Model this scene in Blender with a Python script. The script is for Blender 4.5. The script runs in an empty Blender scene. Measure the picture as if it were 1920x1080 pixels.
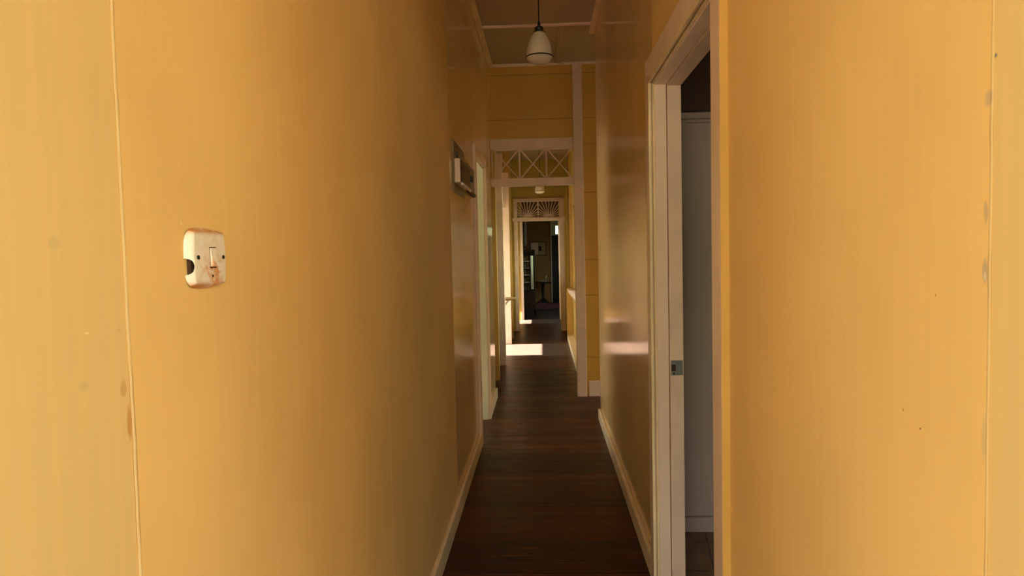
import bpy, bmesh, math, random
from mathutils import Vector, Matrix
random.seed(7)
S = bpy.context.scene
COL = S.collection
PI = math.pi

# ------------------------------------------------------------------ camera
CAM_Z = 1.4
def camera_rotation(vx=1018., vy=473., roll=1.15, f=1280.):
    d = Vector((vx-960., 540.-vy, -f)).normalized()          # the corridor's direction seen by the camera
    r = math.radians(roll)
    z = Vector((-math.sin(r), math.cos(r), 0.)); z = (z - d*z.dot(d)).normalized()
    x = d.cross(z)
    return Matrix((x, d, z))                                  # rows: world axes written in camera axes
cam = bpy.data.cameras.new('camera'); cam.lens = 24.; cam.sensor_width = 36.; cam.clip_start = .02
co = bpy.data.objects.new('camera', cam); COL.objects.link(co)
co.matrix_world = Matrix.Translation((0, 0, CAM_Z)) @ camera_rotation().to_4x4()
S.camera = co

# ------------------------------------------------------------------ view, world, sun
S.view_settings.view_transform = 'Standard'; S.view_settings.look = 'None'
S.view_settings.exposure = 0.62; S.view_settings.gamma = 1.0
S.view_settings.use_curve_mapping = False
SKY = 7.5
w = bpy.data.worlds.new('world'); S.world = w; w.use_nodes = True
nt = w.node_tree; nt.nodes.clear()
out = nt.nodes.new('ShaderNodeOutputWorld'); bg = nt.nodes.new('ShaderNodeBackground')
tc = nt.nodes.new('ShaderNodeTexCoord'); sep = nt.nodes.new('ShaderNodeSeparateXYZ'); ramp = nt.nodes.new('ShaderNodeValToRGB')
nt.links.new(tc.outputs['Generated'], sep.inputs[0]); nt.links.new(sep.outputs['Z'], ramp.inputs[0])
nt.links.new(ramp.outputs[0], bg.inputs[0]); nt.links.new(bg.outputs[0], out.inputs[0])
cr = ramp.color_ramp
cr.elements[0].position = 0.0; cr.elements[0].color = (.30, .34, .20, 1)
cr.elements[1].position = 0.35; cr.elements[1].color = (.86, .96, 1.0, 1)
e = cr.elements.new(.14); e.color = (.55, .62, .42, 1)
bg.inputs[1].default_value = SKY
sun = bpy.data.lights.new('sun', 'SUN'); sun.energy = 52.; sun.angle = math.radians(.6); sun.color = (1, .95, .88)
so = bpy.data.objects.new('sun', sun); COL.objects.link(so)
so.rotation_euler = Vector((math.cos(math.radians(38)), 0.0, -math.sin(math.radians(38)))).to_track_quat('-Z', 'Y').to_euler()

def portal(name, c, sx, sz, nrm):
    l = bpy.data.lights.new(name, 'AREA'); l.shape = 'RECTANGLE'; l.size = sx; l.size_y = sz
    l.cycles.is_portal = True
    o = bpy.data.objects.new(name, l); COL.objects.link(o); o.location = c
    o.rotation_euler = Vector(nrm).to_track_quat('-Z', 'Z').to_euler()
portal('entry_left_portal', (-2.21, -1.5, 1.55), .8, 2.2, (1, 0, 0))
portal('entry_right_portal', (2.21, -1.5, 1.55), .8, 2.2, (-1, 0, 0))
portal('entry_back_portal', (-1.175, -2.61, 1.55), 1.65, 2.2, (0, 1, 0))
portal('entry_back_portal', (1.175, -2.61, 1.55), 1.65, 2.2, (0, 1, 0))
portal('far_room_portal', (1.31, 17.85, 1.35), .5, .9, (-1, 0, 0))
portal('passage_portal', (2.3, 6.1, 1.025), .75, 1.45, (-1, 0, 0))
portal('left_bay_portal', (-1.76, 9.83, .7), 1.13, 1.41, (1, 0, 0))
portal('left_far_bay_portal', (-1.76, 13.85, .62), .85, 1.24, (1, 0, 0))
portal('right_window_portal', (.66, 8.8, 1.45), 3.4, 1.2, (-1, 0, 0))
portal('right_middle_portal', (.57, 11.55, 1.42), 1.0, 1.15, (-1, 0, 0))
portal('right_far_portal', (.51, 13.375, 1.38), 1.55, 1.0, (-1, 0, 0))
portal('left_room_portal', (-3.2, 5.6, 1.475), 1.4, 1.05, (1, 0, 0))
portal('side_room_portal', (2.6, .5, 1.5), .8, .8, (0, 1, 0))

# ------------------------------------------------------------------ helpers
def box(bm, x0, x1, y0, y1, z0, z1, bev=0.0):
    if x1 < x0: x0, x1 = x1, x0
    if y1 < y0: y0, y1 = y1, y0
    if z1 < z0: z0, z1 = z1, z0
    vs = [bm.verts.new((x, y, z)) for x in (x0, x1) for y in (y0, y1) for z in (z0, z1)]
    fs = []
    for idx in ((0,1,3,2), (4,6,7,5), (0,4,5,1), (2,3,7,6), (0,2,6,4), (1,5,7,3)):
        fs.append(bm.faces.new([vs[i] for i in idx]))
    if bev > 0:
        es = list({e for f in fs for e in f.edges})
        bmesh.ops.bevel(bm, geom=es, offset=bev, segments=2, affect='EDGES', profile=.5)
    return vs
def bar(bm, p, q, w, d):
    """square bar from p to q, w wide across, d deep along Y"""
    p = Vector(p); q = Vector(q); t = (q-p).normalized(); y = Vector((0, 1, 0)); n = t.cross(y).normalized()
    vs = []
    for c in (p, q):
        for a, b in ((-1,-1), (1,-1), (1,1), (-1,1)):
            vs.append(bm.verts.new(c + n*a*w/2 + y*b*d/2))
    for idx in ((0,1,2,3), (7,6,5,4), (0,4,5,1), (1,5,6,2), (2,6,7,3), (3,7,4,0)):
        bm.faces.new([vs[i] for i in idx])
def lathe(bm, prof, c, n=32, axis='z'):
    rings = []
    for r, z in prof:
        ring = []
        for k in range(n):
            a = 2*PI*k/n
            if axis == 'z': p = (c[0]+r*math.cos(a), c[1]+r*math.sin(a), c[2]+z)
            else: p = (c[0]+z, c[1]+r*math.cos(a), c[2]+r*math.sin(a))
            ring.append(bm.verts.new(p))
        rings.append(ring)
    for a, b in zip(rings, rings[1:]):
        for k in range(n): bm.faces.new((a[k], a[(k+1) % n], b[(k+1) % n], b[k]))
    if prof[0][0] > 1e-5: bm.faces.new(rings[0][::-1])
    if prof[-1][0] > 1e-5: bm.faces.new(rings[-1])
def wloc(o):
    v = Vector((0, 0, 0))
    while o: v = v + o.location; o = o.parent
    return v
def obj(name, bm, m, parent=None, smooth=False, origin=None):
    if smooth: bmesh.ops.remove_doubles(bm, verts=bm.verts, dist=1e-5)
    bmesh.ops.recalc_face_normals(bm, faces=bm.faces)
    org = wloc(parent) if parent else Vector(origin or (0, 0, 0))
    bmesh.ops.translate(bm, verts=bm.verts, vec=-org)
    me = bpy.data.meshes.new(name); bm.to_mesh(me); bm.free()
    if smooth:
        for p in me.polygons: p.use_smooth = True
        try: me.set_sharp_from_angle(angle=math.radians(40))
        except Exception: pass
    o = bpy.data.objects.new(name, me); COL.objects.link(o); me.materials.append(m)
    if parent: o.parent = parent
    else: o.location = org
    return o
def boxes(*bs, bev=0.0):
    bm = bmesh.new()
    for b in bs: box(bm, *b, bev=bev)
    return bm
def struct(name, bm, m, parent=None, smooth=False):
    o = obj(name, bm, m, parent, smooth)
    if not parent: o['kind'] = 'structure'
    return o
def thing(name, label, cat, loc, group=None, kind=None):
    o = bpy.data.objects.new(name, None); COL.objects.link(o); o.location = loc; o.empty_display_size = .05
    o['label'] = label; o['category'] = cat
    if group: o['group'] = group
    if kind: o['kind'] = kind
    return o
def tag(o, label, cat, group=None):
    o['label'] = label; o['category'] = cat
    if group: o['group'] = group
    return o
def frame_empty(name, loc=(0, 0, 0)):
    o = bpy.data.objects.new(name, None); COL.objects.link(o); o.location = loc; o['kind'] = 'structure'; o.empty_display_size = .05
    return o

# ------------------------------------------------------------------ materials
def newmat(name):
    m = bpy.data.materials.new(name); m.use_nodes = True; t = m.node_tree
    b = t.nodes['Principled BSDF']; return m, t, b
def N(t, kind, **kw):
    n = t.nodes.new(kind)
    for k, v in kw.items(): setattr(n, k, v)
    return n
def math_node(t, op, a, b=None, c=None, clamp=False):
    n = t.nodes.new('ShaderNodeMath'); n.operation = op; n.use_clamp = clamp
    for i, v in enumerate((a, b, c)):
        if v is None: continue
        if isinstance(v, (int, float)): n.inputs[i].default_value = v
        else: t.links.new(v, n.inputs[i])
    return n.outputs[0]
def noise(t, vec, scale, detail=3, rough=.5, stretch=None):
    if stretch:
        mp = N(t, 'ShaderNodeMapping'); mp.inputs['Scale'].default_value = stretch
        t.links.new(vec, mp.inputs['Vector']); vec = mp.outputs[0]
    n = N(t, 'ShaderNodeTexNoise'); n.inputs['Scale'].default_value = scale; n.inputs['Detail'].default_value = detail
    n.inputs['Roughness'].default_value = rough; t.links.new(vec, n.inputs['Vector'])
    return n.outputs['Fac']
def mixc(t, fac, a, b):
    n = N(t, 'ShaderNodeMix', data_type='RGBA')
    for s, v in ((n.inputs[0], fac), (n.inputs[6], a), (n.inputs[7], b)):
        if isinstance(v, (int, float)): s.default_value = v
        elif isinstance(v, tuple): s.default_value = v if len(v) == 4 else (*v, 1)
        else: t.links.new(v, s)
    return n.outputs[2]
def smooth(t, v, lo, hi, a=0., b=1.):
    n = N(t, 'ShaderNodeMapRange', interpolation_type='SMOOTHSTEP'); n.clamp = True
    t.links.new(v, n.inputs[0]); n.inputs[1].default_value = lo; n.inputs[2].default_value = hi
    n.inputs[3].default_value = a; n.inputs[4].default_value = b
    return n.outputs[0]
def bump(t, b, h, strength, dist=.01):
    n = N(t, 'ShaderNodeBump'); n.inputs['Strength'].default_value = strength; n.inputs['Distance'].default_value = dist
    t.links.new(h, n.inputs['Height']); t.links.new(n.outputs[0], b.inputs['Normal'])
def simple(name, col, rough=.5, metal=0., var=.08, nscale=6., bmp=.0, spec=.5):
    m, t, b = newmat(name); o = N(t, 'ShaderNodeTexCoord').outputs['Object']
    n = noise(t, o, nscale, 4)
    d = tuple(c*(1-var) for c in col); l = tuple(min(1, c*(1+var)) for c in col)
    t.links.new(mixc(t, smooth(t, n, .3, .7), d, l), b.inputs['Base Color'])
    b.inputs['Roughness'].default_value = rough; b.inputs['Metallic'].default_value = metal
    b.inputs['Specular IOR Level'].default_value = spec
    if bmp: bump(t, b, noise(t, o, nscale*8, 3), bmp, .004)
    return m
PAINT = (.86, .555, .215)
SEAM = (.93, .72, .40)
def wall_paint(name, col=PAINT, seams=(), seamcol=SEAM, spots=(), rough=.15, boards=(), marks=(), gloss_from=None):
    """glossy brushed wall paint; seams = (y, width); spots = (y, z, ry, rz, colour); boards = heights of horizontal joints; marks = (centre y, z, radius, width, angle range) scuffs"""
    m, t, b = newmat(name); o = N(t, 'ShaderNodeTexCoord').outputs['Object']
    sp = N(t, 'ShaderNodeSeparateXYZ'); t.links.new(o, sp.inputs[0]); X, Y, Z = sp.outputs
    big = noise(t, o, 1.6, 3); streak = noise(t, o, 1., 4, .6, (60, 60, 2.2)); fine = noise(t, o, 60, 3)
    base = mixc(t, smooth(t, big, .3, .7), tuple(c*.93 for c in col), tuple(c*1.05 for c in col))
    if gloss_from: base = mixc(t, smooth(t, Y, seams[0][0]-.012, seams[0][0], .5, 0.), base, (.70, .54, .27))      # first board's greener tint, with its dimmer light painted in too
    base = mixc(t, math_node(t, 'MULTIPLY', smooth(t, streak, .35, .75), .22), base, tuple(c*1.12 for c in col))
    h = math_node(t, 'ADD', math_node(t, 'MULTIPLY', streak, .6), math_node(t, 'MULTIPLY', fine, .12))
    for y0, wd in seams:
        wob = noise(t, o, 1., 4, .7, (0, 0, 7.)); wob = math_node(t, 'MULTIPLY', math_node(t, 'SUBTRACT', wob, .5), wd*2.2)
        d = math_node(t, 'ABSOLUTE', math_node(t, 'SUBTRACT', math_node(t, 'SUBTRACT', Y, y0), wob))
        k = smooth(t, d, wd*.35, wd, 1., 0.)
        rag = smooth(t, noise(t, o, 1., 3, .6, (5, 5, 14.)), .3, .5)
        base = mixc(t, math_node(t, 'MULTIPLY', k, math_node(t, 'ADD', math_node(t, 'MULTIPLY', rag, .5), .45)), base, seamcol)
        h = math_node(t, 'ADD', h, math_node(t, 'MULTIPLY', k, 1.6))
        d2 = math_node(t, 'ABSOLUTE', math_node(t, 'SUBTRACT', d, wd*1.0)); k2 = smooth(t, d2, 0, wd*.3, 1., 0.)
        base = mixc(t, math_node(t, 'MULTIPLY', k2, math_node(t, 'MULTIPLY', smooth(t, noise(t, o, 9, 2), .45, .6), .7)), base, (.40, .20, .07))
    for y0, z0, ry, rz, c, a in spots:
        u = math_node(t, 'DIVIDE', math_node(t, 'SUBTRACT', Y, y0), ry); v = math_node(t, 'DIVIDE', math_node(t, 'SUBTRACT', Z, z0), rz)
        r = math_node(t, 'ADD', math_node(t, 'MULTIPLY', u, u), math_node(t, 'MULTIPLY', v, v))
        r = math_node(t, 'ADD', r, math_node(t, 'MULTIPLY', noise(t, o, 70, 3), .9))
        base = mixc(t, math_node(t, 'MULTIPLY', smooth(t, r, .55, 1.3, 1., 0.), a), base, c)
    for z0 in boards:
        d = math_node(t, 'ABSOLUTE', math_node(t, 'SUBTRACT', Z, z0)); k = smooth(t, d, .001, .006, 1., 0.)
        base = mixc(t, math_node(t, 'MULTIPLY', k, .6), base, (.22, .09, .02)); h = math_node(t, 'SUBTRACT', h, math_node(t, 'MULTIPLY', k, 3.))
    for y0, z0, r0, wd in marks:
        u = math_node(t, 'SUBTRACT', Y, y0); v = math_node(t, 'SUBTRACT', Z, z0)
        r = math_node(t, 'SQRT', math_node(t, 'ADD', math_node(t, 'MULTIPLY', u, u), math_node(t, 'MULTIPLY', v, v)))
        k = smooth(t, math_node(t, 'ABSOLUTE', math_node(t, 'SUBTRACT', r, r0)), 0, wd, 1., 0.)
        q = math_node(t, 'MULTIPLY', k, math_node(t, 'MULTIPLY', smooth(t, u, 0, .25), smooth(t, v, -.1, .15)))
        base = mixc(t, math_node(t, 'MULTIPLY', q, .3), base, tuple(min(1, c*1.25) for c in col))
        h = math_node(t, 'ADD', h, math_node(t, 'MULTIPLY', q, .6))
    t.links.new(base, b.inputs['Base Color'])
    b.inputs['Roughness'].default_value = rough; b.inputs['Specular IOR Level'].default_value = .4
    if gloss_from:      # the boards further in carry a smoother, glossier coat of paint
        g = smooth(t, Y, gloss_from-.01, gloss_from+.01)
        t.links.new(math_node(t, 'SUBTRACT', .5, math_node(t, 'MULTIPLY', g, .38)), b.inputs['Roughness'])
        t.links.new(math_node(t, 'ADD', .05, math_node(t, 'MULTIPLY', g, .45)), b.inputs['Specular IOR Level'])
    bump(t, b, h, .25, .0012)
    return m
PURPLE = (.42, .33, .27); RUST = (.50, .20, .04)
M_WL = wall_paint('wall_paint_left', seams=((.772, .0036), (2.07, .004), (3.62, .0035)), gloss_from=3.62,
    spots=((.765, 1.215, .006, .03, RUST, .6), (.757, 1.255, .008, .014, RUST, .4), (.70, 1.325, .006, .0018, SEAM, .8), (.755, 1.322, .006, .0012, (.66, .42, .14), .6), (.90, 1.45, .004, .004, SEAM, .5), (1.02, 1.34, .004, .0025, (.70, .44, .16), .6), (.69, 1.27, .010, .007, (.62, .46, .24), .45), (.66, 1.42, .012, .010, (.62, .48, .24), .4)),
    marks=((2.0, 1.55, .60, .006), (2.0, 1.5, .72, .008), (2.05, 1.6, .80, .005), (1.9, 1.5, .50, .006)))
M_WR = wall_paint('wall_paint_right', gloss_from=2.8, seams=((.715, .0025), (4.14, .004)), seamcol=(.82, .60, .30),
    spots=((.72, 1.545, .010, .012, PURPLE, .45), (.722, 1.43, .005, .016, PURPLE, .55), (.722, 1.37, .006, .018, PURPLE, .7), (.722, 1.365, .003, .007, (.8, .62, .42), .8),
           (.710, 1.585, .003, .003, (.2, .18, .2), .8), (.84, 1.176, .003, .002, (.25, .08, .02), .9), (.81, 1.34, .002, .002, RUST, .9), (.88, 1.19, .002, .003, RUST, .7),
           (.72, 1.2, .006, .03, (.60, .47, .25), .5)))
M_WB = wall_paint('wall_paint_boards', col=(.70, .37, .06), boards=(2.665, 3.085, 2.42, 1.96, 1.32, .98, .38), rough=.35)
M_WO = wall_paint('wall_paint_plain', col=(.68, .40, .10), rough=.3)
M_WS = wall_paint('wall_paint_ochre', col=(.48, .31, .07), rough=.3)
M_WE = simple('entry_room_paint', (.72, .66, .50), .5, var=.04)
M_WG = simple('greenish_room_paint', (.62, .62, .44), .45, var=.04)
M_CEIL = simple('ceiling_paint', (.50, .37, .23), .6, var=.05, nscale=2.)
M_TRIM = simple('cream_gloss_trim', (.92, .68, .52), .3, var=.05, nscale=5., bmp=.05)
M_TRIM2 = simple('pale_green_trim', (.74, .72, .52), .35, var=.04)
M_SKIRT = simple('skirting_paint', (.93, .70, .42), .35, var=.10, nscale=9., bmp=.1)
M_DUSTY = simple('dusty_pink_trim', (.82, .58, .43), .4, var=.06, nscale=7.)
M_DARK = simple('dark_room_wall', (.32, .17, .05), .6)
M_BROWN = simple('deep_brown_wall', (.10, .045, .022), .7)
M_BLACK = simple('black_metal', (.012, .010, .010), .5)
M_CHROME = simple('brushed_metal', (.62, .60, .55), .3, 1.0)
M_WHITE = simple('cupboard_enamel', (.52, .37, .30), .3, var=.03, nscale=2.)
M_EXT = simple('outside_ground', (.34, .32, .24), .9)
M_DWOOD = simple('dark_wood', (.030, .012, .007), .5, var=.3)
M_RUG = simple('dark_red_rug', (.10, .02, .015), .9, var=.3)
M_EARTH = simple('painted_wood_ledge', (.42, .24, .08), .4, var=.15)

def floor_mat():
    m, t, b = newmat('stained_floor_boards'); o = N(t, 'ShaderNodeTexCoord').outputs['Object']
    sp = N(t, 'ShaderNodeSeparateXYZ'); t.links.new(o, sp.inputs[0]); X, Y, Z = sp.outputs
    BW = .112
    q = math_node(t, 'DIVIDE', Y, BW); idx = math_node(t, 'FLOOR', q); fr = math_node(t, 'SUBTRACT', q, idx)
    wn = N(t, 'ShaderNodeTexWhiteNoise', noise_dimensions='1D'); t.links.new(idx, wn.inputs['W']); rnd = wn.outputs['Value']
    off = N(t, 'ShaderNodeCombineXYZ'); t.links.new(math_node(t, 'MULTIPLY', rnd, 13.), off.inputs[0])
    ad = N(t, 'ShaderNodeVectorMath', operation='ADD'); t.links.new(o, ad.inputs[0]); t.links.new(off.outputs[0], ad.inputs[1]); v = ad.outputs[0]
    grain = noise(t, v, 1., 5, .65, (2.0, 38, 1)); blotch = noise(t, v, 1., 3, .5, (2.6, 9, 1)); wear = noise(t, v, 1., 4, .6, (3.2, 26, 1)); speck = noise(t, o, 95, 2)
    c = mixc(t, rnd, (.013, .0035, .002), (.10, .022, .005))
    c = mixc(t, math_node(t, 'MULTIPLY', smooth(t, grain, .5, .75), .45), c, (.13, .034, .008))
    c = mixc(t, math_node(t, 'MULTIPLY', smooth(t, blotch, .5, .75), .55), c, (.012, .006, .005))
    c = mixc(t, math_node(t, 'MULTIPLY', smooth(t, wear, .55, .72), .65), c, (.22, .085, .025))
    c = mixc(t, math_node(t, 'MULTIPLY', smooth(t, speck, .80, .84), .55), c, (.35, .25, .18))
    gap = smooth(t, math_node(t, 'ABSOLUTE', math_node(t, 'SUBTRACT', fr, .5)), .462, .488)
    edge = math_node(t, 'MULTIPLY', smooth(t, fr, .03, .17, 1., 0.), smooth(t, rnd, .3, .7))
    c = mixc(t, math_node(t, 'MULTIPLY', math_node(t, 'MULTIPLY', edge, smooth(t, blotch, .4, .6)), .5), c, (.26, .09, .025))
    c = mixc(t, gap, c, (.006, .003, .002))
    for ya, yb in ((9.15, 10.42), (13.40, 14.30)):      # sunlit strips by the side doors, painted into the floor colour
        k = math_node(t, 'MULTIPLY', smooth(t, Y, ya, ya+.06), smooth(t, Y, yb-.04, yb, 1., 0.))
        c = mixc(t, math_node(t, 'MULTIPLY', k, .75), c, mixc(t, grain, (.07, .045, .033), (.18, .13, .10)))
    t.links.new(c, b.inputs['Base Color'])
    rr = smooth(t, wear, .3, .8, .30, .5); b.inputs['Specular IOR Level'].default_value = .16; t.links.new(rr, b.inputs['Roughness'])
    h = math_node(t, 'SUBTRACT', math_node(t, 'ADD', math_node(t, 'MULTIPLY', grain, .4), math_node(t, 'MULTIPLY', blotch, .5)), math_node(t, 'MULTIPLY', gap, 2.))
    cup = math_node(t, 'MULTIPLY', math_node(t, 'ABSOLUTE', math_node(t, 'SUBTRACT', fr, .5)), math_node(t, 'SUBTRACT', rnd, .2)); h = math_node(t, 'ADD', h, math_node(t, 'MULTIPLY', cup, 1.2))
    bump(t, b, h, .6, .003)
    return m
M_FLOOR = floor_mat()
def tile_mat():
    m, t, b = newmat('brown_floor_tiles'); o = N(t, 'ShaderNodeTexCoord').outputs['Object']
    mp = N(t, 'ShaderNodeMapping'); mp.inputs['Rotation'].default_value = (0, 0, math.radians(8)); t.links.new(o, mp.inputs[0])
    br = N(t, 'ShaderNodeTexBrick', offset=0.0); t.links.new(mp.outputs[0], br.inputs['Vector'])
    for k, v in (('Scale', 1.), ('Brick Width', .3), ('Row Height', .3), ('Mortar Size', .004), ('Bias', 0.)): br.inputs[k].default_value = v
    br.inputs['Color1'].default_value = (.16, .075, .032, 1); br.inputs['Color2'].default_value = (.20, .10, .042, 1); br.inputs['Mortar'].default_value = (.03, .015, .01, 1)
    c = mixc(t, math_node(t, 'MULTIPLY', smooth(t, noise(t, o, 9, 5), .4, .7), .5), br.outputs['Color'], (.30, .17, .08))
    t.links.new(c, b.inputs['Base Color']); b.inputs['Roughness'].default_value = .4
    return m
M_TILE = tile_mat()
def rust_mat():
    m, t, b = newmat('rust_stained_enamel'); o = N(t, 'ShaderNodeTexCoord').outputs['Object']
    sp = N(t, 'ShaderNodeSeparateXYZ'); t.links.new(o, sp.inputs[0]); X, Y, Z = sp.outputs      # origin at the plate's centre
    n1 = noise(t, o, 34, 5, .6); n2 = noise(t, o, 90, 3)
    c = mixc(t, smooth(t, n2, .3, .7), (.84, .74, .62), (.90, .82, .72))
    low = smooth(t, Z, .012, -.016); mid = smooth(t, math_node(t, 'ABSOLUTE', Y), .050, .012)
    veins = smooth(t, math_node(t, 'ABSOLUTE', math_node(t, 'SUBTRACT', noise(t, o, 22, 4, .6), .5)), .05, .0)
    k = math_node(t, 'MULTIPLY', math_node(t, 'ADD', math_node(t, 'MULTIPLY', smooth(t, n1, .42, .62), .9), math_node(t, 'MULTIPLY', veins, .6)), math_node(t, 'MULTIPLY', math_node(t, 'ADD', math_node(t, 'MULTIPLY', low, .85), .12), mid), clamp=True)
    c = mixc(t, k, c, (.66, .24, .035))
    rim = math_node(t, 'MULTIPLY', smooth(t, Z, .030, .040), smooth(t, n1, .3, .5)); c = mixc(t, rim, c, (.60, .22, .04))
    rim2 = math_node(t, 'MULTIPLY', smooth(t, Z, -.030, -.040), smooth(t, Y, .02, -.03)); c = mixc(t, rim2, c, (.55, .19, .03))
    t.links.new(c, b.inputs['Base Color']); b.inputs['Roughness'].default_value = .35
    bump(t, b, n1, .3, .001)
    return m
M_RUST = rust_mat()
def glass_white():
    m, t, b = newmat('opal_glass'); o = N(t, 'ShaderNodeTexCoord').outputs['Object']
    c = mixc(t, noise(t, o, 5), (.80, .68, .50), (.84, .72, .55)); t.links.new(c, b.inputs['Base Color'])
    b.inputs['Roughness'].default_value = .18; b.inputs['Subsurface Weight'].default_value = .0
    return m
M_OPAL = glass_white()
def pane_mat():
    m, t, b = newmat('clear_pane'); b.inputs['Transmission Weight'].default_value = 1.; b.inputs['Roughness'].default_value = .02
    b.inputs['Base Color'].default_value = (.93, .97, .95, 1); b.inputs['IOR'].default_value = 1.45
    tr = N(t, 'ShaderNodeBsdfTransparent'); gl = N(t, 'ShaderNodeBsdfGlossy'); fr = N(t, 'ShaderNodeFresnel'); mx = N(t, 'ShaderNodeMixShader')
    tr.inputs[0].default_value = (.95, .98, .96, 1); gl.inputs['Roughness'].default_value = .02; fr.inputs['IOR'].default_value = 1.3
    geo = N(t, 'ShaderNodeNewGeometry'); fr.inputs['IOR'].default_value = 1.3
    t.links.new(fr.outputs[0], mx.inputs[0]); t.links.new(tr.outputs[0], mx.inputs[1]); t.links.new(gl.outputs[0], mx.inputs[2])
    t.links.new(mx.outputs[0], t.nodes['Material Output'].inputs['Surface']); t.nodes.remove(b); t.nodes.remove(geo)
    return m
M_PANE = pane_mat()

# ------------------------------------------------------------------ floor, ceilings, walls
XL, XR, CZ, C2 = -.485, .453, 3.185, 3.03
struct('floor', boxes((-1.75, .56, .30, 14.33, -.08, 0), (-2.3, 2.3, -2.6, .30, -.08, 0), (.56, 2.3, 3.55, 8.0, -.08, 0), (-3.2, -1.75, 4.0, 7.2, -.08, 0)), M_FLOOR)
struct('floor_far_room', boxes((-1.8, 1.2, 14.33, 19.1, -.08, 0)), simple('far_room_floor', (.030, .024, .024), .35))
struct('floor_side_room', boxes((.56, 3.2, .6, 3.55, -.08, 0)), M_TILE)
struct('ground', boxes((-40, -3.3, -30, 50, -.5, -.3), (3.3, 40, -30, 50, -.5, -.3), (-3.3, 3.3, -30, -2.7, -.5, -.3), (-3.3, -2.35, -2.7, .5, -.5, -.3), (2.35, 3.3, -2.7, .5, -.5, -.3), (-3.3, -1.85, 7.4, 50, -.5, -.3), (1.3, 3.3, 8.2, 50, -.5, -.3), (3.3, 3.4, 0, 50, -.5, -.3)), M_EXT)
struct('ceiling', boxes((-3.3, 3.3, -2.7, 6.68, CZ, CZ+.1)), M_CEIL)
struct('ceiling_back', boxes((-1.9, 2.4, 6.68, 12.2, C2, C2+.26)), M_CEIL)
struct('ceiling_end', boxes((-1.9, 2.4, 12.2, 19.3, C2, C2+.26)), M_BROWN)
# cover strips on the ceiling
struct('trim_1', boxes((XL, XR, 5.44, 5.475, CZ-.016, CZ), bev=.003), M_TRIM)
struct('trim_2', boxes((.150, .205, 5.475, 6.54, CZ-.012, CZ), bev=.003), M_CEIL)
struct('trim_3', boxes((XL, XL+.045, .3, 6.56, CZ-.03, CZ), bev=.006), M_SKIRT)
struct('trim_4', boxes((XR-.045, XR, .3, 5.65, CZ-.03, CZ), bev=.006), M_SKIRT)
struct('trim_5', boxes((XL+.045, 1.6, 6.54, 6.57, CZ-.025, CZ), bev=.004), M_TRIM)

struct('wall_left', boxes((XL-.1, XL, .30, 4.92, 0, CZ), (XL-.1, XL, 4.92, 5.69, 2.11, CZ), (XL-.1, XL, 5.69, 6.57, 0, CZ)), M_WL)
struct('wall_right', boxes((XR, XR+.1, .30, 1.78, 0, CZ), (XR, XR+.1, 1.78, 2.78, 2.075, CZ), (XR, XR+.1, 2.78, 5.65, 0, CZ)), M_WR)
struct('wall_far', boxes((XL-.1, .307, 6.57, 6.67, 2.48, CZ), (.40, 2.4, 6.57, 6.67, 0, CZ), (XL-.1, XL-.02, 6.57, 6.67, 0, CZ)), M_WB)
struct('baseboard_left', boxes((XL, -.465, .3, 4.85, 0, .098), (XL, -.465, 5.76, 6.55, 0, .098), bev=.004), M_SKIRT)
struct('baseboard_right', boxes((XR, .433, .3, 1.69, 0, .088), (XR, .433, 2.87, 5.655, 0, .088), bev=.004), M_SKIRT)
struct('baseboard_far', boxes((.42, 2.3, 6.555, 6.57, 0, .15), bev=.003), M_TRIM)
struct('wall_entry', boxes((-2.3, XL-.1, .20, .30, 0, CZ), (XR+.1, 2.3, .20, .30, 0, CZ), (-2.3, -2.0, -2.7, -2.6, 0, CZ), (-.35, .35, -2.7, -2.6, 0, CZ), (2.0, 2.3, -2.7, -2.6, 0, CZ), (-2.0, -.35, -2.7, -2.6, 0, .45), (.35, 2.0, -2.7, -2.6, 0, .45), (-2.0, -.35, -2.7, -2.6, 2.65, CZ), (.35, 2.0, -2.7, -2.6, 2.65, CZ), (-2.3, -2.2, -2.6, -1.9, 0, CZ), (2.2, 2.3, -2.6, -1.9, 0, CZ), (-2.3, -2.2, -1.1, .2, 0, CZ), (2.2, 2.3, -1.1, .2, 0, CZ), (-2.3, -2.2, -1.9, -1.1, 0, .45), (2.2, 2.3, -1.9, -1.1, 0, .45), (-2.3, -2.2, -1.9, -1.1, 2.65, CZ), (2.2, 2.3, -1.9, -1.1, 2.65, CZ)), M_WE)
# side passage on the right and the rooms around
struct('wall_passage', boxes((.553, 2.3, 5.55, 5.65, 0, CZ), (2.3, 2.4, 5.55, 5.65, 0, CZ), (2.3, 2.4, 5.65, 6.57, 1.75, CZ), (2.3, 2.4, 5.65, 6.57, 0, .3), (2.3, 2.4, 5.65, 5.72, .3, 1.75), (2.3, 2.4, 6.48, 6.57, .3, 1.75)), M_WO)
struct('wall_left_room', boxes((-3.3, XL-.1, 3.9, 4.0, 0, CZ), (-3.3, XL-.1, 7.2, 7.3, 0, CZ), (-3.3, -3.2, 4.0, 4.9, 0, CZ), (-3.3, -3.2, 6.3, 7.2, 0, CZ), (-3.3, -3.2, 4.9, 6.3, 0, .95), (-3.3, -3.2, 4.9, 6.3, 2.0, CZ)), M_WG)
struct('wall_side_room', boxes((.553, 2.2, .5, .6, 0, CZ), (3.0, 3.3, .5, .6, 0, CZ), (2.2, 3.0, .5, .6, 0, 1.25), (2.2, 3.0, .5, .6, 1.75, CZ), (.553, 3.3, 3.55, 3.65, 0, CZ), (3.2, 3.3, .6, 3.55, 0, CZ)), M_BROWN)

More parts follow.
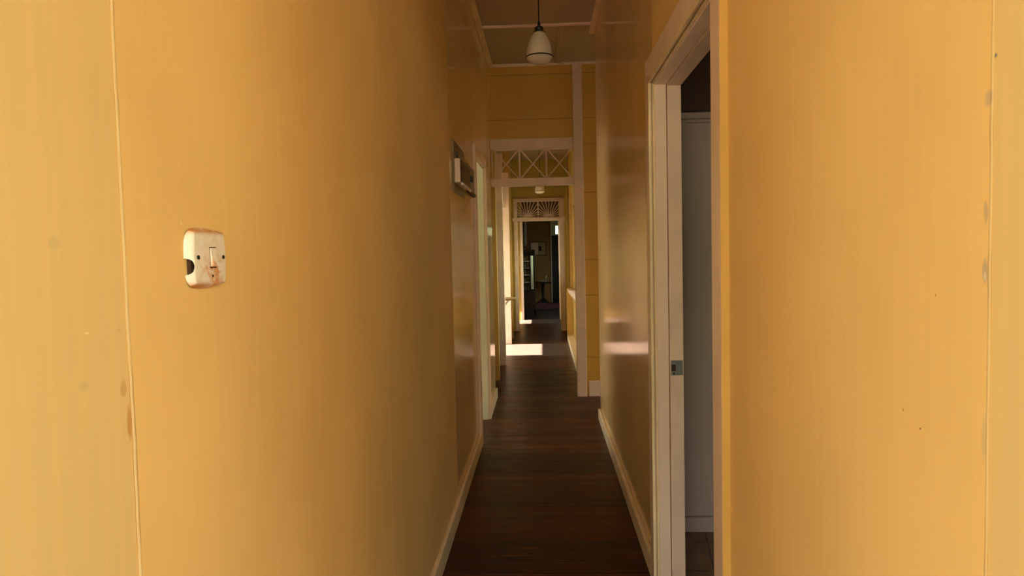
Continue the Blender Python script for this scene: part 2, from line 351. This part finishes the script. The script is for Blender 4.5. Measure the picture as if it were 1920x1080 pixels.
# ------------------------------------------------------------------ door frames of the near hall
def architrave(x0, x1, ya, yb, w, zt, bm, steps=0.0):
    """casing on a wall face: outer edges at ya, yb, top at zt, board width w"""
    s = 1 if x1 > x0 else -1
    box(bm, x0, x1, ya, ya+w, 0, zt-w, .0025); box(bm, x0, x1, yb-w, yb, 0, zt-w, .0025); box(bm, x0, x1, ya, yb, zt-w, zt, .0025)
d1 = frame_empty('door_1', (XR, 2.28, 0))
bm = bmesh.new(); architrave(XR, XR-.02, 1.69, 2.87, .09, 2.165, bm); struct('architrave', bm, M_TRIM, d1)
o = struct('architrave_edge', boxes((XR-.0195, XR, 1.6885, 1.6905, 0, 2.16)), M_WO, d1); o['label'] = 'wall coloured edge of the architrave'
bm = bmesh.new()
box(bm, XR-.024, XR-.012, 2.766, 2.782, 0, 2.075, .003); box(bm, XR-.008, XR+.004, 2.763, 2.782, 0, 2.075, .003)
box(bm, XR-.024, XR-.012, 1.80, 2.775, 2.060, 2.078, .003); box(bm, XR-.008, XR+.004, 1.80, 2.775, 2.056, 2.078, .003); struct('beading', bm, M_SKIRT, d1)
bm = bmesh.new(); box(bm, XR, XR+.045, 2.755, 2.80, 0, 2.10, .001); box(bm, XR, XR+.045, 1.76, 1.778, 0, 2.10, .001); box(bm, XR, XR+.045, 1.778, 2.755, 2.050, 2.10, .001)
struct('jamb', bm, M_TRIM, d1)
bm = bmesh.new(); box(bm, XR+.0475, XR+.102, 2.748, 2.80, 0, 2.10, .002); box(bm, XR+.0475, XR+.102, 1.76, 1.778, 0, 2.10, .002); box(bm, XR+.0475, XR+.102, 1.778, 2.748, 2.043, 2.10, .002)
struct('door_stop', bm, M_DUSTY, d1)
bm = bmesh.new(); box(bm, XR+.050, XR+.098, 2.7455, 2.748, .895, .955, .0006); sp_ = obj('strike_plate', bm, M_CHROME, d1); sp_['label'] = 'worn metal strike plate'
bm = bmesh.new(); box(bm, XR+.053, XR+.070, 2.7448, 2.7457, .912, .938); obj('latch_hole', bm, simple('hole_dark', (.03, .004, .003), .6), sp_)
bm = bmesh.new(); lathe(bm, [(.0001, -.001), (.004, -.001), (.004, .001), (.0001, .001)], (0, 0, 0), 12)
bmesh.ops.rotate(bm, verts=bm.verts, cent=(0, 0, 0), matrix=Matrix.Rotation(PI/2, 3, 'X')); bmesh.ops.translate(bm, verts=bm.verts, vec=(XR+.0625, 2.745, .903)); obj('screw', bm, M_BLACK, sp_)

d2 = frame_empty('door_2', (XL, 5.3, 0))
bm = bmesh.new(); architrave(XL, XL+.022, 4.85, 5.76, .07, 2.18, bm); struct('architrave', bm, M_TRIM, d2)
bm = bmesh.new(); box(bm, XL-.1, XL+.002, 5.68, 5.70, 0, 2.11, .002); box(bm, XL-.1, XL+.002, 4.92, 4.935, 0, 2.11, .002); box(bm, XL-.1, XL+.002, 4.935, 5.68, 2.09, 2.12, .002)
struct('jamb', bm, M_TRIM2, d2)

# ------------------------------------------------------------------ first fretwork screen, post and rails
t = thing('fretwork_screen', 'dusty cream timber doorway frame with crossed lattice fanlight and tall right post', 'screen', (-.08, 6.6, 0))
obj('post', boxes((.307, .400, 6.545, 6.66, 0, CZ-.0), bev=.004), M_DUSTY, t)
obj('top_rail', boxes((XL+.003, .3065, 6.55, 6.665, 2.388, 2.485), bev=.003), M_DUSTY, t)
obj('bottom_rail', boxes((XL+.003, .3065, 6.55, 6.66, 2.040, 2.110), bev=.003), M_DUSTY, t)
bm = bmesh.new(); xs = [-.462, -.207, .050, .303]
for i in (1, 2): bar(bm, (xs[i], 6.61, 2.11), (xs[i], 6.61, 2.39), .016, .03)
bar(bm, (-.470, 6.61, 2.11), (-.470, 6.61, 2.39), .012, .03)
for a, b_ in zip(xs, xs[1:]):
    bar(bm, (a+.008, 6.605, 2.112), (b_-.008, 6.605, 2.388), .0115, .014); bar(bm, (a+.008, 6.618, 2.388), (b_-.008, 6.618, 2.112), .0115, .014)
obj('lattice', bm, M_DUSTY, t)

# ------------------------------------------------------------------ middle section
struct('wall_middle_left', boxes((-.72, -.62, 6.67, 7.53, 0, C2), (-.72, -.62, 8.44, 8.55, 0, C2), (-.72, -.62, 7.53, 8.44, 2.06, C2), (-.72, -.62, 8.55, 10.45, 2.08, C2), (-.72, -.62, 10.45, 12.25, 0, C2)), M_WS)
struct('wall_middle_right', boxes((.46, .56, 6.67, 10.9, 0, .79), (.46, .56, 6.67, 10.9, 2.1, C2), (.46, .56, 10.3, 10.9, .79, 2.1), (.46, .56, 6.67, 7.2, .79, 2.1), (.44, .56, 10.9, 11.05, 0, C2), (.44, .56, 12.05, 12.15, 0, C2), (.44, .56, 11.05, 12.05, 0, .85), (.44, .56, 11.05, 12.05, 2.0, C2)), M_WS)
struct('trim_6', boxes((.362, .4595, 6.68, 10.88, 0, .085), bev=.004), M_SKIRT)
struct('trim_7', boxes((.365, .459, 10.885, 11.0, 0, .79), (.43, .459, 10.885, 11.0, .822, C2), bev=.003), M_WO)
struct('trim_8', boxes((.37, .60, 6.68, 10.9, .792, .822), bev=.004), M_TRIM)
wn1 = frame_empty('window_1', (.5, 8.75, .82))
bm = bmesh.new()
for y in (7.2, 8.2, 9.25, 10.26): box(bm, .475, .53, y, y+.045, .822, 2.1, .002)
box(bm, .475, .53, 7.2, 10.3, 2.05, 2.1, .002); box(bm, .475, .53, 7.2, 10.3, .822, .862, .002); obj('window_frame', bm, M_TRIM, wn1)
for y0, y1 in ((7.245, 8.2), (8.245, 9.25), (9.295, 10.26)): obj('pane', boxes((.500, .504, y0, y1, .862, 2.05)), M_PANE, wn1)
for nm, yA, yB, xe0, xe1, zt, mA, mB in (('door_3', 7.45, 8.45, -.503, -.487, 2.06, M_WO, M_DUSTY), ('door_4', 8.55, 10.45, -.555, -.507, 2.08, M_WO, M_TRIM)):
    d = frame_empty(nm, (-.62, (yA+yB)/2, 0))
    struct('jamb', boxes((-.6195, xe0, yA, yA+.08, 0, 2.62), bev=.003), mA, d)
    struct('jamb', boxes((-.6195, xe1, yB, yB+.08, 0, 2.62), bev=.003), mB, d)
    struct('head', boxes((-.6195, -.58, yA+.08, yB, zt, zt+.1), bev=.003), M_TRIM, d)
struct('trim_9', boxes((-.6195, -.512, 11.1, 11.2, 0, C2), bev=.003), M_WO)
wn3 = frame_empty('window_3', (.5, 11.55, .85))
obj('window_frame', boxes((.47, .51, 11.05, 12.05, .85, .89), (.47, .51, 11.05, 12.05, 1.96, 2.0), (.47, .51, 11.05, 12.05, 1.52, 1.55), (.47, .51, 11.05, 11.09, .89, 1.96), (.47, .51, 11.53, 11.57, .89, 1.96), (.47, .51, 12.01, 12.05, .89, 1.96)), M_TRIM, wn3)
obj('pane', boxes((.488, .491, 11.09, 12.01, .89, 1.96)), M_PANE, wn3)
wn2 = frame_empty('window_2', (.45, 13.4, .88))
bm = bmesh.new()
for y in (12.60, 13.10, 13.62, 14.11): box(bm, .43, .47, y, y+.04, .88, 1.88, .002)
box(bm, .43, .47, 12.60, 14.15, 1.84, 1.88, .002); box(bm, .43, .47, 12.60, 14.15, .88, .92, .002); box(bm, .435, .465, 12.60, 14.15, 1.50, 1.53, .002); obj('window_frame', bm, M_TRIM, wn2)
obj('pane', boxes((.449, .452, 12.64, 14.11, .92, 1.84)), M_PANE, wn2)
# side bays and their outer walls on the left
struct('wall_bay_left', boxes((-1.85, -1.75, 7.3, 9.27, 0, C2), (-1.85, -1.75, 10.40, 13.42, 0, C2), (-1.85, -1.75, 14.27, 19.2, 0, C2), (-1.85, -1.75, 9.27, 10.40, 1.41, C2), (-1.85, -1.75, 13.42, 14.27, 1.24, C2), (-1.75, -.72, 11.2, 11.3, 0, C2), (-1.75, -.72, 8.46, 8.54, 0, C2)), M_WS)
sh = thing('wall_shelf', 'small brown painted ledge on the left side beyond the crossed lattice', 'shelf', (-.55, 8.62, .79))
obj('shelf_board', boxes((-.486, -.355, 8.60, 8.95, .80, .822), (-.62, -.486, 8.56, 8.95, .80, .822), bev=.003), M_EARTH, sh)
bm = bmesh.new(); bar(bm, (-.60, 8.9, .62), (-.45, 8.9, .795), .02, .03); obj('bracket', bm, M_CHROME, sh)

# ------------------------------------------------------------------ second screen with the two sunbursts
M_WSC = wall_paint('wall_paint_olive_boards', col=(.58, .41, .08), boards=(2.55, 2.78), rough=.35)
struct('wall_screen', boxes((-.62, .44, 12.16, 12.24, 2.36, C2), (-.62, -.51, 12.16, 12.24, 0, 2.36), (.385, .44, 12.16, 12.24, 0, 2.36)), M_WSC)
t = thing('fretwork_screen', 'smaller far doorway frame with two carved half suns over the opening', 'screen', (-.07, 12.18, 0))
obj('post', boxes((-.508, -.445, 12.14, 12.25, 0, 2.36), bev=.003), M_DUSTY, t)
obj('post', boxes((.302, .383, 12.14, 12.25, 0, 2.36), bev=.003), M_DUSTY, t)
obj('bottom_rail', boxes((-.53, .40, 12.125, 12.255, 1.955, 2.015), bev=.003), M_DUSTY, t)
obj('top_rail', boxes((-.505, .38, 12.13, 12.25, 2.302, 2.36), bev=.003), M_DUSTY, t)
obj('divider', boxes((-.081, -.061, 12.165, 12.215, 2.015, 2.302), bev=.001), M_DUSTY, t)
for xa, xb in ((-.445, -.081), (-.061, .302)):
    cx = (xa+xb)/2; bm = bmesh.new(); n = 15; R = .07
    vs0 = [bm.verts.new((cx+R*math.cos(PI*k/16), 12.172, 2.015+R*math.sin(PI*k/16)*.8)) for k in range(17)]
    vs1 = [bm.verts.new((v.co.x, 12.205, v.co.z)) for v in vs0]
    bm.faces.new(vs0[::-1]); bm.faces.new(vs1)
    for k in range(17): bm.faces.new((vs0[k], vs0[(k+1) % 17], vs1[(k+1) % 17], vs1[k]))
    for k in range(n):
        a = PI*(k+.5)/n; c, s = math.cos(a), math.sin(a)
        L = min(((xb-xa)/2)/max(abs(c), 1e-4), .287/max(s, 1e-4))
        bar(bm, (cx+R*.9*c, 12.19, 2.015+R*.75*s), (cx+L*c, 12.19, 2.015+L*s), .011, .018)
    obj('sunburst', bm, M_TRIM, t)

# ------------------------------------------------------------------ last stretch and the far room
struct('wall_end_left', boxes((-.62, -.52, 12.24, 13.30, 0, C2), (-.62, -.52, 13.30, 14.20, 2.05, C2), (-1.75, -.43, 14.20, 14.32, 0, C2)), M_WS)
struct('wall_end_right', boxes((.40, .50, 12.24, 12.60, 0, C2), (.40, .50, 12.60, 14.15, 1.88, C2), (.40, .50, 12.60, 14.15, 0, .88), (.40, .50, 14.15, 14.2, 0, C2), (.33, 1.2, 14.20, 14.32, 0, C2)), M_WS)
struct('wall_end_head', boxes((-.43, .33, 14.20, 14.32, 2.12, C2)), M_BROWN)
d5 = frame_empty('door_5', (-.05, 14.2, 0))
struct('jamb', boxes((-.465, -.415, 14.16, 14.33, 0, 2.12), bev=.002), M_TRIM, d5)
struct('jamb', boxes((.325, .36, 14.16, 14.33, 0, 2.12), bev=.002), M_TRIM, d5)
struct('head', boxes((-.415, .325, 14.16, 14.33, 2.06, 2.12), bev=.002), M_TRIM, d5)
struct('wall_far_room', boxes((-1.8, .24, 19.0, 19.1, 0, C2), (.24, 1.2, 19.0, 19.1, 2.3, C2), (.46, 1.2, 19.0, 19.1, 0, 2.3), (1.2, 1.3, 14.32, 17.6, 0, C2), (1.2, 1.3, 18.1, 19.1, 0, C2), (1.2, 1.3, 17.6, 18.1, 0, .9), (1.2, 1.3, 17.6, 18.1, 1.8, C2), (-1.75, -1.70, 14.32, 19.0, 0, C2)), M_DARK)  # opening in the right wall is an unseen window added to brighten the room
struct('trim_10', boxes((-.505, -.440, 18.965, 19.0, 0, 2.45), bev=.004), simple('white_casing', (.70, .66, .60), .4))
d6 = frame_empty('door_6', (.35, 19.0, 0))
struct('architrave', boxes((.215, .245, 18.975, 19.0, 0, 2.35), (.455, .50, 18.975, 19.0, 0, 2.35), (.245, .455, 18.975, 19.0, 2.29, 2.35), bev=.002), M_DUSTY, d6)
struct('leaf', boxes((.239, .461, 19.02, 19.05, 0, 1.86), bev=.002), M_BLACK, d6)
struct('transom', boxes((.24, .46, 19.01, 19.05, 1.86, 1.90), (.24, .36, 19.01, 19.05, 1.90, 2.12), (.24, .46, 19.01, 19.05, 2.12, 2.3), bev=.001), M_WG, d6)
struct('pane', boxes((.36, .458, 19.028, 19.032, 1.90, 2.12)), M_PANE, d6)
tag(obj('rug', boxes((-.35, .6, 16.6, 18.4, 0, .008)), M_RUG, origin=(.1, 17.5, 0)), 'dark red rug on the floor of the dim far room', 'rug')

# display cabinet
def cabinet():
    x0, x1, y0, y1 = -.455, -.185, 14.95, 15.35
    t = thing('display_cabinet', 'narrow dark glazed display cabinet on legs inside the far room doorway', 'cabinet', ((x0+x1)/2, 15.15, 0))
    obj('body', boxes((x0, x1, y0+.01, y1, .145, .56), (x0, x0+.02, y0, y1, .56, 1.35), (x1-.02, x1, y0, y1, .56, 1.35), (x0, x1, y1-.015, y1, .56, 1.35), (-.305, -.285, y0, y0+.02, .56, 1.35), bev=.002), M_DWOOD, t)
    obj('cornice', boxes((x0-.02, x1+.015, y0-.02, y1, 1.35, 1.38), (x0-.01, x1+.005, y0-.01, y1, 1.38, 1.46), bev=.003), M_BLACK, t)
    for x in (x0+.015, x1-.015):
        for y in (y0+.03, y1-.03):
            bm = bmesh.new(); lathe(bm, [(.010, 0), (.014, .03), (.020, .10), (.022, .145)], (x, y, 0), 12); obj('leg', bm, M_DWOOD, t, True)
    for z in (.74, .90, 1.05, 1.2): obj('shelf', boxes((x0+.02, x1-.02, y0+.03, y1-.02, z, z+.012)), M_CHROME, t)
    g = obj('door', boxes((-.435, -.305, y0+.004, y0+.008, .57, 1.34)), M_PANE, t); g['label'] = 'glass cabinet door'
    g = obj('door', boxes((-.285, -.205, y0-.03, y0-.026, .60, 1.33)), simple('mirror_glass', (.35, .42, .38), .12, .9), t); g['label'] = 'greenish reflecting glass door'
    obj('door_frame', boxes((-.285, -.270, y0-.034, y0-.022, .56, 1.35), (-.220, -.205, y0-.034, y0-.022, .56, 1.35), (-.2485, -.2415, y0-.034, y0-.031, .60, 1.33), bev=.001), M_BLACK, t)
cabinet()
cols = [((.50, .40, .26), 'cream'), ((.36, .22, .10), 'tan'), ((.46, .44, .30), 'pale green'), ((.30, .20, .12), 'brown')]
cm = [simple('crockery_%d' % i, c[0], .4) for i, c in enumerate(cols)]
k = 0
for lev, z in (('bottom', .56), ('second', .752), ('middle', .912), ('fourth', 1.062), ('top', 1.212)):
    hmax = .12
    for x, side in ((-.405, 'left'), (-.345, 'right')):
        i = k % 4; k += 1; bm = bmesh.new(); r = .026; h = .085+.012*(k % 3)
        lathe(bm, [(.015, 0), (r*.9, .01), (r, h*.5), (r*.6, h*.8), (r*.75, h), (r*.6, h)], (x, 15.12, z+.001), 14)
        tag(obj('jar', bm, cm[i], smooth=True, origin=(x, 15.12, z)), '%s pottery jar on the %s shelf of the display cabinet, %s one' % (cols[i][1], lev, side), 'jar', 'jars in the display cabinet')
for x, h, lab, c in ((-.425, .15, 'dark red vase on the left end of the display cabinet top', (.10, .02, .015)), (-.365, .11, 'orange brown pot on top of the display cabinet', (.30, .09, .03))):
    bm = bmesh.new(); lathe(bm, [(.014, 0), (.028, h*.3), (.030, h*.5), (.013, h*.8), (.020, h)], (x, 15.1, 1.46), 18)
    tag(obj('vase', bm, simple('glaze', c, .3), smooth=True, origin=(x, 15.1, 1.46)), lab, 'vase')
# picture
t = thing('framed_picture', 'dark framed picture with pale mount on the far room wall', 'picture', (-.13, 18.99, 1.31))
obj('frame', boxes((-.360, -.338, 18.97, 19.0, 1.31, 1.70), (.080, .102, 18.97, 19.0, 1.31, 1.70), (-.338, .080, 18.97, 19.0, 1.31, 1.332), (-.338, .080, 18.97, 19.0, 1.678, 1.70), bev=.002), simple('dark_red_frame', (.022, .008, .007), .3), t)
obj('mount', boxes((-.338, .080, 18.985, 18.999, 1.332, 1.678)), simple('mount_card', (.42, .30, .15), .7), t)
q = obj('print', boxes((-.338, -.13, 18.980, 18.985, 1.332, 1.678)), simple('sunlit_pink_half', (.95, .62, .50), .7, var=.25, nscale=14), t); q['label'] = 'sunlit left half of the picture, coloured pale pink'  # sunlight on the left half, put into the colour of this panel
obj('print', boxes((-.115, -.035, 18.979, 18.985, 1.44, 1.57)), M_DWOOD, t)
# table
t = thing('side_table', 'dark pedestal table against the far wall below the picture', 'table', (.05, 18.6, 0))
obj('table_top', boxes((-.30, .20, 18.35, 18.9, .56, .60), bev=.006), M_DWOOD, t)
bm = bmesh.new(); lathe(bm, [(.05, .03), (.04, .1), (.028, .2), (.045, .35), (.03, .5), (.06, .56)], (-.02, 18.6, 0), 20); obj('pedestal', bm, M_DWOOD, t, True)
for a in (0, 1, 2, 3):
    c, s = math.cos(a*PI/2+.6), math.sin(a*PI/2+.6); bm = bmesh.new()
    p = Vector((-.02+.03*c, 18.6+.03*s, .14)); q = Vector((-.02+.2*c, 18.6+.2*s, .012)); n = Vector((-s, c, 0))
    vs = [bm.verts.new(pp+n*u*.015+Vector((0, 0, v*.014))) for pp in (p, q) for u, v in ((-1,-1), (1,-1), (1,1), (-1,1))]
    for idx in ((3,2,1,0), (4,5,6,7), (0,1,5,4), (1,2,6,5), (2,3,7,6), (3,0,4,7)): bm.faces.new([vs[i] for i in idx])
    obj('leg', bm, M_DWOOD, t)
bm = bmesh.new(); lathe(bm, [(.035, 0), (.035, .006), (.008, .015), (.008, .09), (.03, .12), (.034, .17), (.030, .17)], (.06, 18.5, .60), 18)
tag(obj('goblet', bm, simple('tarnished_glass', (.45, .40, .25), .25), smooth=True, origin=(.06, 18.5, .6)), 'pale goblet standing on the far room side table', 'goblet')
bm = bmesh.new(); lathe(bm, [(.04, 0), (.09, .012), (.10, .02), (.09, .016), (.0001, .006)], (-.06, 18.5, .60), 24)
tag(obj('plate', bm, simple('pale_plate', (.5, .42, .25), .3), smooth=True, origin=(-.06, 18.5, .6)), 'pale shallow plate on the far room side table', 'plate')

# foliage outside the side windows
bm = bmesh.new(); rnd = random.Random(3)
for k in range(2600):
    p = Vector((rnd.uniform(3.4, 4.4), rnd.uniform(4.5, 17.), rnd.uniform(-.3, 3.1))); n = Vector((rnd.uniform(-1, .2), rnd.uniform(-.7, .7), rnd.uniform(-.2, 1))).normalized()
    a = n.orthogonal().normalized()*rnd.uniform(.09, .17); b_ = n.cross(a)*.6
    bm.faces.new([bm.verts.new(p+a), bm.verts.new(p+b_), bm.verts.new(p-a), bm.verts.new(p-b_)])
o = obj('hedge', bm, simple('hedge_leaves', (.10, .20, .04), .5, var=.4, nscale=2.), origin=(3.9, 11, -.3))
o['kind'] = 'stuff'; tag(o, 'dense green foliage outside the right side windows', 'hedge')

# ------------------------------------------------------------------ pendant lamps
def pendant(x, y, zb, ztop, k=1.0):
    t = thing('pendant_lamp', '', 'lamp', (x, y, zb))
    prof = [(.0001, 0), (.035, .003), (.058, .012), (.072, .027), (.0765, .036)]
    bm = bmesh.new(); lathe(bm, [(r*k, z*k) for r, z in prof] , (x, y, zb), 40); obj('diffuser', bm, M_OPAL, t, True)
    prof = [(.0765, .043), (.0745, .075), (.067, .110), (.054, .143), (.040, .166), (.031, .178), (.0001, .18)]
    bm = bmesh.new(); lathe(bm, [(r*k, z*k) for r, z in prof], (x, y, zb), 40); obj('shade', bm, M_OPAL, t, True)
    bm = bmesh.new(); lathe(bm, [(.0770*k, .0355*k), (.0785*k, .037*k), (.0785*k, .042*k), (.0770*k, .0435*k)], (x, y, zb), 40); obj('rim_band', bm, M_BLACK, t, True)
    bm = bmesh.new(); lathe(bm, [(.033*k, .174*k), (.034*k, .180*k), (.023*k, .186*k), (.025*k, .190*k), (.025*k, .205*k), (.018*k, .210*k), (.009*k, .214*k), (.007*k, .235*k), (.004*k, .242*k)], (x, y, zb), 28); obj('lamp_holder', bm, M_BLACK, t, True)
    bm = bmesh.new(); lathe(bm, [(.0035, .238*k), (.0035, ztop-zb-.012)], (x, y, zb), 10); obj('cord', bm, M_BLACK, t, True)
    bm = bmesh.new(); lathe(bm, [(.0001, ztop-zb-.030), (.03, ztop-zb-.028), (.045, ztop-zb-.004), (.045, ztop-zb)], (x, y, zb), 28); obj('ceiling_rose', bm, M_BLACK, t, True)
    return t
p1 = pendant(.003, 4.0, 2.484, CZ); p1['label'] = 'white glass pendant lamp with black rim band in the near hall'; p1['group'] = 'hall pendant lamps'
p2 = pendant(-.03, 10.7, 2.31, C2); p2['label'] = 'small far pendant lamp hanging beyond the crossed lattice'; p2['group'] = 'hall pendant lamps'

# ------------------------------------------------------------------ rusty switch plate by the camera
def switch_plate():
    cy, cz = .955, 1.4025; hy, hz, dp = .053, .0435, .011
    t = thing('light_switch', 'rust stained white switch plate with broken corner on left yellow wall', 'switch', (XL, cy, cz))
    bm = bmesh.new(); NU, NV = 110, 90; g = {}
    def P(u, v):
        # bowed sides, rounded corners
        yy = u*(1-.10*v*v); zz = v*(1-.10*u*u)
        m = max(abs(u), abs(v)); hgt = dp*(1-max(0, (m-.84)/.16)**2.) if m > .84 else dp
        dome = .0015*(1-u*u)*(1-v*v)
        return (XL+hgt+dome, cy+yy*hy, cz+zz*hz)
    for i in range(NU+1):
        for j in range(NV+1):
            a, b_ = math.sin((i/NU-.5)*PI), math.sin((j/NV-.5)*PI)
            # square to squircle
            u = a*math.sqrt(1-.07*b_**8); v = b_*math.sqrt(1-.07*a**8)
            g[i, j] = bm.verts.new(P(u, v))
    for i in range(NU):
        for j in range(NV):
            c = [g[i, j], g[i+1, j], g[i+1, j+1], g[i, j+1]]
            m = sum((v.co for v in c), Vector())/4
            dy, dz = (m.y-(cy-hy))/.0072, (m.z-(cz-.012))/.0115
            if dy*dy+dz*dz < 1: continue
            bm.faces.new(c)
    loose = [v for v in bm.verts if not v.link_faces]; bmesh.ops.delete(bm, geom=loose, context='VERTS')
    for v in bm.verts:
        dy, dz = (v.co.y-(cy-hy))/.0072, (v.co.z-(cz-.012))/.0115; q = math.hypot(dy, dz)
        if v.is_boundary and .75 < q < 1.35 and v.co.x > XL+.004: v.co.y = cy-hy+.0072*dy/q; v.co.z = cz-.012+.0115*dz/q
    obj('plate', bm, M_RUST, t, True)
    obj('mounting_box', boxes((XL+.0005, XL+.006, cy-.046, cy+.042, cz-.030, cz+.030)), simple('cavity_brown', (.05, .02, .01), .8), t)
    bm = bmesh.new()
    vs = [bm.verts.new(p) for p in [(XL+dp, cy-.004, cz+.0145), (XL+dp, cy+.012, cz+.0145), (XL+dp, cy-.004, cz-.0125), (XL+dp, cy+.012, cz-.0125),
          (XL+dp+.0022, cy-.0035, cz+.0140), (XL+dp+.0022, cy+.0115, cz+.0140), (XL+dp+.0065, cy-.0035, cz-.0115), (XL+dp+.0065, cy+.0115, cz-.0115)]]
    for idx in ((0,1,5,4), (4,5,7,6), (6,7,3,2), (0,4,6,2), (1,3,7,5)): bm.faces.new([vs[i] for i in idx])
    obj('rocker', bm, M_RUST, t)
    obj('rocker_slot', boxes((XL+dp-.001, XL+dp+.0018, cy-.0055, cy+.0135, cz+.0140, cz+.0158), (XL+dp-.001, XL+dp+.0016, cy-.0053, cy-.0038, cz-.0135, cz+.015), (XL+dp-.001, XL+dp+.0016, cy-.0055, cy+.0135, cz-.0145, cz-.0127)), simple('slot_brown', (.10, .035, .01), .7), t)
    for dy, dz, r in ((-.037, .001, .0030), (.036, .001, .0028), (.002, -.0255, .0016)):
        bm = bmesh.new(); lathe(bm, [(.0001, 0), (r, 0), (r, .0022), (.0001, .0022)], (XL+dp, cy+dy, cz+dz), 14, 'x'); obj('screw_hole', bm, M_BLACK, t, True)
switch_plate()

# ------------------------------------------------------------------ electrical boxes high on the left wall
t = thing('fuse_box', 'white ended fuse box on a grey backing board high on left wall', 'fuse box', (XL, 4.0, 1.76))
obj('backing_board', boxes((XL, XL+.008, 3.74, 4.26, 1.745, 2.03), bev=.002), simple('tarnished_board', (.26, .18, .11), .4), t)
obj('housing', boxes((XL+.008, XL+.040, 3.76, 4.24, 1.795, 1.925), bev=.003), M_TRIM, t)
c = obj('cover', boxes((XL+.040, XL+.046, 3.775, 4.235, 1.80, 1.92), bev=.002), simple('bakelite', (.05, .022, .008), .45), t); c['label'] = 'dark brown glossy cover'
obj('bottom_strip', boxes((XL+.040, XL+.052, 3.79, 4.23, 1.782, 1.797), bev=.002), M_CHROME, t)
obj('knob', boxes((XL+.008, XL+.018, 3.83, 3.90, 1.948, 1.975), bev=.002), M_BLACK, t)
t = thing('meter_panel', 'dark brown flat electrical panel beside left door architrave', 'panel', (XL, 4.62, 1.8))
obj('panel_board', boxes((XL, XL+.012, 4.40, 4.82, 1.80, 1.985), bev=.002), simple('brown_panel', (.13, .07, .025), .3), t)
obj('bottom_tray', boxes((XL+.001, XL+.022, 4.405, 4.815, 1.795, 1.815), bev=.002), M_BLACK, t)
obj('toggle', boxes((XL+.012, XL+.026, 4.55, 4.60, 1.88, 1.92), bev=.002), M_BLACK, t)

# ------------------------------------------------------------------ tall cupboard through the right doorway
t = thing('tall_cupboard', 'tall pale grey enamel cupboard standing in the dark room on the right', 'cupboard', (1.1, 3.45, 0))
obj('plinth', boxes((.62, 1.6, 3.345, 3.54, 0, .075), bev=.004), M_WHITE, t)
obj('body', boxes((.60, 1.62, 3.36, 3.545, .075, 2.02)), M_WHITE, t)
d = obj('door', boxes((.605, 1.10, 3.335, 3.36, .085, 2.005), bev=.006), M_WHITE, t)
obj('door', boxes((1.106, 1.615, 3.335, 3.36, .085, 2.005), bev=.006), M_WHITE, t)
obj('handle', boxes((1.07, 1.085, 3.31, 3.335, .95, 1.1), bev=.003), M_CHROME, d)
obj('cornice', boxes((.59, 1.63, 3.325, 3.545, 2.02, 2.05), bev=.004), M_WHITE, t)
